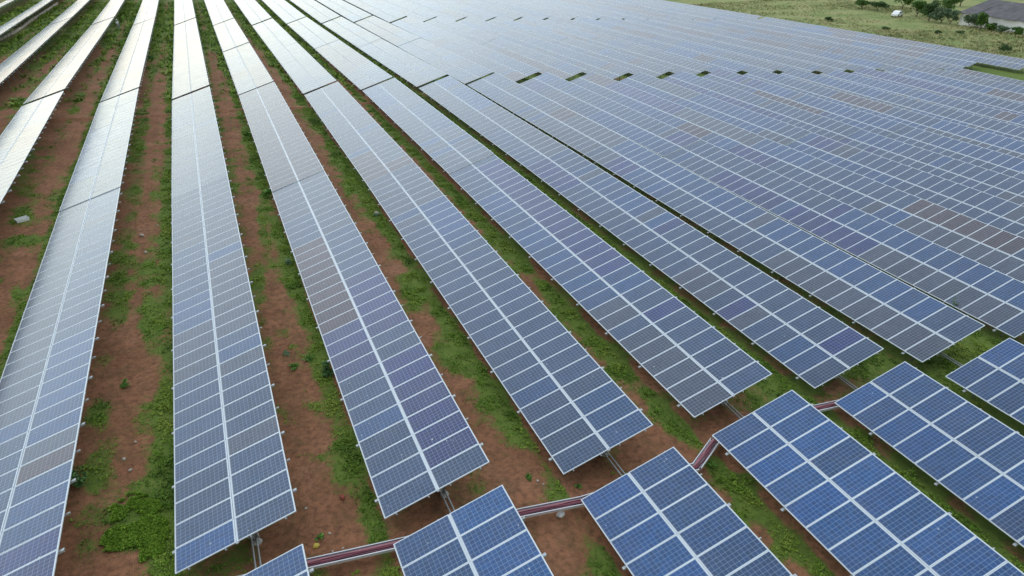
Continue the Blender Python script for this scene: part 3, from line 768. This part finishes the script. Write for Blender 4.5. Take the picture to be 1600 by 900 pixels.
# pale earth-covered pipe along the lane behind the farthest row on that side
pts = []
for px in ((-5, 66), (22, 52), (35, 44), (47, 34), (58, 27), (72, 18), (90, 6)):
    a_ = ground_at(*px); pts.append((a_[0], a_[1], a_[2]+.12))
o0 = pts[0]; MBt = MB().tube([(p[0]-o0[0], p[1]-o0[1], p[2]-o0[2]+.12) for p in pts], [.22,.26,.2,.27,.24,.25,.24], 10)
pp = MBt.build('drain_pipe', M['stone'], None, (o0[0], o0[1], o0[2]-.12), smooth=True); tag(pp, 'pale clay-covered pipe lying along the outermost table row', 'pipe')

# ------------------------------------------------------------------ shed, car and person
def rib_material():
    m = mat('weathered_roof', (.11,.105,.105), .85); k = NT(m); geo = k.n('ShaderNodeNewGeometry')
    c = k.ramp(k.noise(.6, 6, .7, geo.outputs['Position']), (.3, (.07,.066,.068)), (.6, (.135,.125,.125)), (.8, (.21,.2,.2))); k.l(c, k.b.inputs['Base Color']); return m
M['roof'] = rib_material()
M['plaster'] = metal_material('white_plaster', (.74,.73,.70), .85)
sa = ground_at(1497, 39); sb = ground_at(1590, 52.5)
ang = math.atan2(sb[1]-sa[1], sb[0]-sa[0]); SL = 46.0
shed = empty('shed', (sa[0], sa[1], min(sa[2], sb[2])-.2), (0, 0, ang))
tag(shed, 'long white-walled shed with weathered dark grey roof beyond the pasture', 'shed')
SD = 18.0
w1 = MB().box(0, SL, 0, .25, 0, 3.3); w1.build('wall', M['plaster'], shed)
MB().box(0, SL, SD-.25, SD, 0, 3.3).build('wall', M['plaster'], shed)
for x0 in (0, SL-.25):
    MB().add([(x0,.253,0),(x0+.25,.253,0),(x0+.25,SD-.253,0),(x0,SD-.253,0),(x0,.253,3.3),(x0+.25,.253,3.3),(x0+.25,SD-.253,3.3),(x0,SD-.253,3.3),(x0,SD/2,5.6),(x0+.25,SD/2,5.6)],
             [(0,3,2,1),(0,1,5,4),(2,3,7,6),(1,2,6,9,5),(3,0,4,8,7),(4,5,9,8),(6,7,8,9)]).build('gable_wall', M['plaster'], shed)
rs = random.Random(3)
for side in (0, 1):
    roof = None
    for k in range(int(SL/1.5)+1):          # overlapping corrugated sheets, sagging unevenly
        x0 = -.5+k*1.5; m = MB(); sag = rs.uniform(-.12, .12); eav = rs.uniform(.35, .85); vs = []; fs = []
        for r_ in range(9):
            xx = x0 + r_*1.53/8; hz = .05*(r_ % 2) + (.012 if k % 2 else 0)
            for (yy, zz) in ((-eav, 3.26+sag-eav*.2), (SD*.25, 4.55+sag*.6), (SD/2, 5.75)):
                vs.append((xx, yy if side == 0 else SD-yy, zz+hz))
        for r_ in range(8):
            for c_ in range(2):
                q = r_*3+c_; f = (q, q+3, q+4, q+1); fs.append(f if side == 0 else f[::-1])
        n0 = len(vs); vs += [(v[0], v[1], v[2]-.03) for v in vs]; fs += [tuple(n0+j for j in f[::-1]) for f in fs]
        for (a_, st_) in ((0, 3), (2, 3)):
            for r_ in range(8):
                q = r_*3+a_; fs.append((q, q+3, q+3+n0, q+n0))
        m.add(vs, fs).build('roof_sheet', M['roof'], shed)
for x0 in (9, 21, 33):
    MB().box(x0, x0+1.1, -.03, -.004, 1.1, 2.0).build('window', M['dark'], shed)
MB().box(15, 16.1, -.04, -.004, .05, 2.1).build('door', M['steel'], shed)

gx_, gy_, gz_ = ground_at(1401, 26)
car = empty('car', (gx_, gy_, gz_), (0, 0, .35)); tag(car, 'small white car parked among shrubs past the dry pasture', 'car')
prof = [(-1.9,.35),(-1.95,.75),(-1.75,.95),(-1.2,1.0),(-.75,1.42),(.7,1.45),(1.2,1.05),(1.85,.92),(1.95,.7),(1.92,.35)]
def extr(pf, y0, y1, ins=0):
    n = len(pf); vs = [(x, y0, z) for x, z in pf]+[(x, y1, z) for x, z in pf]
    return MB().add(vs, [tuple(range(n)), tuple(reversed(range(n, 2*n)))]+[((k+1) % n, k, n+k, n+(k+1) % n) for k in range(n)])
extr(prof, -.82, .82).build('body', mat('white_paint', (.8,.8,.8), .25), car)
for s_ in (-1, 1): extr([(-1.0,1.04),(-.7,1.36),(.62,1.38),(1.02,1.06)], s_*.823, s_*.835).build('window', M['dark'], car)
MB().add([(1.19,-.7,1.075),(1.19,.7,1.075),(.74,.62,1.435),(.74,-.62,1.435)], [(0,1,2,3)]).build('windscreen', M['dark'], car)
for x_ in (-1.2, 1.2):
    for s_ in (-1, 1): MB().tube([(x_, s_*.68, .31), (x_, s_*.86, .31)], .31, 14).build('wheel', M['dark'], car)

def skinned(name, verts, edges, radii, mt, parent, root=0):
    me = bpy.data.meshes.new(name); me.from_pydata(verts, edges, []); me.update(); me.materials.append(mt)
    o = link(name, me, parent=parent); o.modifiers.new('skin', 'SKIN'); o.modifiers.new('sub', 'SUBSURF').render_levels = 1
    o.modifiers['sub'].levels = 1
    lay = me.skin_vertices[0] if len(me.skin_vertices) else None
    if lay is None:
        import bmesh
        bm = bmesh.new(); bm.from_mesh(me); bm.verts.layers.skin.verify(); bm.to_mesh(me); bm.free(); lay = me.skin_vertices[0]
    for k, r_ in enumerate(radii):
        lay.data[k].radius = (r_, r_); lay.data[k].use_root = (k == root)
    return o
gx_, gy_, gz_ = ground_at(175, 48)
person = empty('person', (max(gx_, -21.9), gy_, gz_), (0, 0, math.pi+.5)); tag(person, 'person in a pale shirt and cap standing beside the pale table row', 'person')
skin = mat('skin', (.22, .12, .08), .6)
BV = [(0,0,.95),(0,0,1.15),(0,0,1.38),(0,0,1.5),(0,.01,1.60),(0,.02,1.70), (.19,0,1.4),(.25,.03,1.12),(.24,.14,.9),(.24,.18,.82), (-.19,0,1.4),(-.25,.02,1.12),(-.26,.1,.88),(-.26,.13,.8),
      (.10,0,.9),(.11,.03,.5),(.11,-.01,.09),(.12,.12,.04), (-.10,0,.9),(-.12,.02,.5),(-.13,-.02,.09),(-.14,.11,.04)]
BE = [(0,1),(1,2),(2,3),(3,4),(4,5),(2,6),(6,7),(7,8),(8,9),(2,10),(10,11),(11,12),(12,13),(0,14),(14,15),(15,16),(16,17),(0,18),(18,19),(19,20),(20,21)]
BR = [.14,.13,.15,.06,.095,.085, .07,.05,.038,.035, .07,.05,.038,.035, .09,.065,.045,.04, .09,.065,.045,.04]
skinned('body', BV, BE, BR, skin, person)
skinned('shirt', [BV[j] for j in (0,1,2,6,7,10,11)], [(0,1),(1,2),(2,3),(3,4),(2,5),(5,6)], [.17,.16,.175,.09,.07,.09,.07], M['plaster'], person)
skinned('trousers', [BV[j] for j in (0,14,15,16,18,19,20)], [(0,1),(1,2),(2,3),(0,4),(4,5),(5,6)], [.165,.11,.085,.07,.11,.085,.07], mat('grey_cloth', (.28,.30,.30), .9), person)
cap = MB()
cap.tube([(0,.02,1.69),(0,.02,1.75),(0,.02,1.80),(0,.02,1.82)], [.118,.112,.075,.02], 12); cap.box(-.08,.08,.12,.22,1.69,1.705)
cap.build('cap', M['plaster'], person, smooth=True)
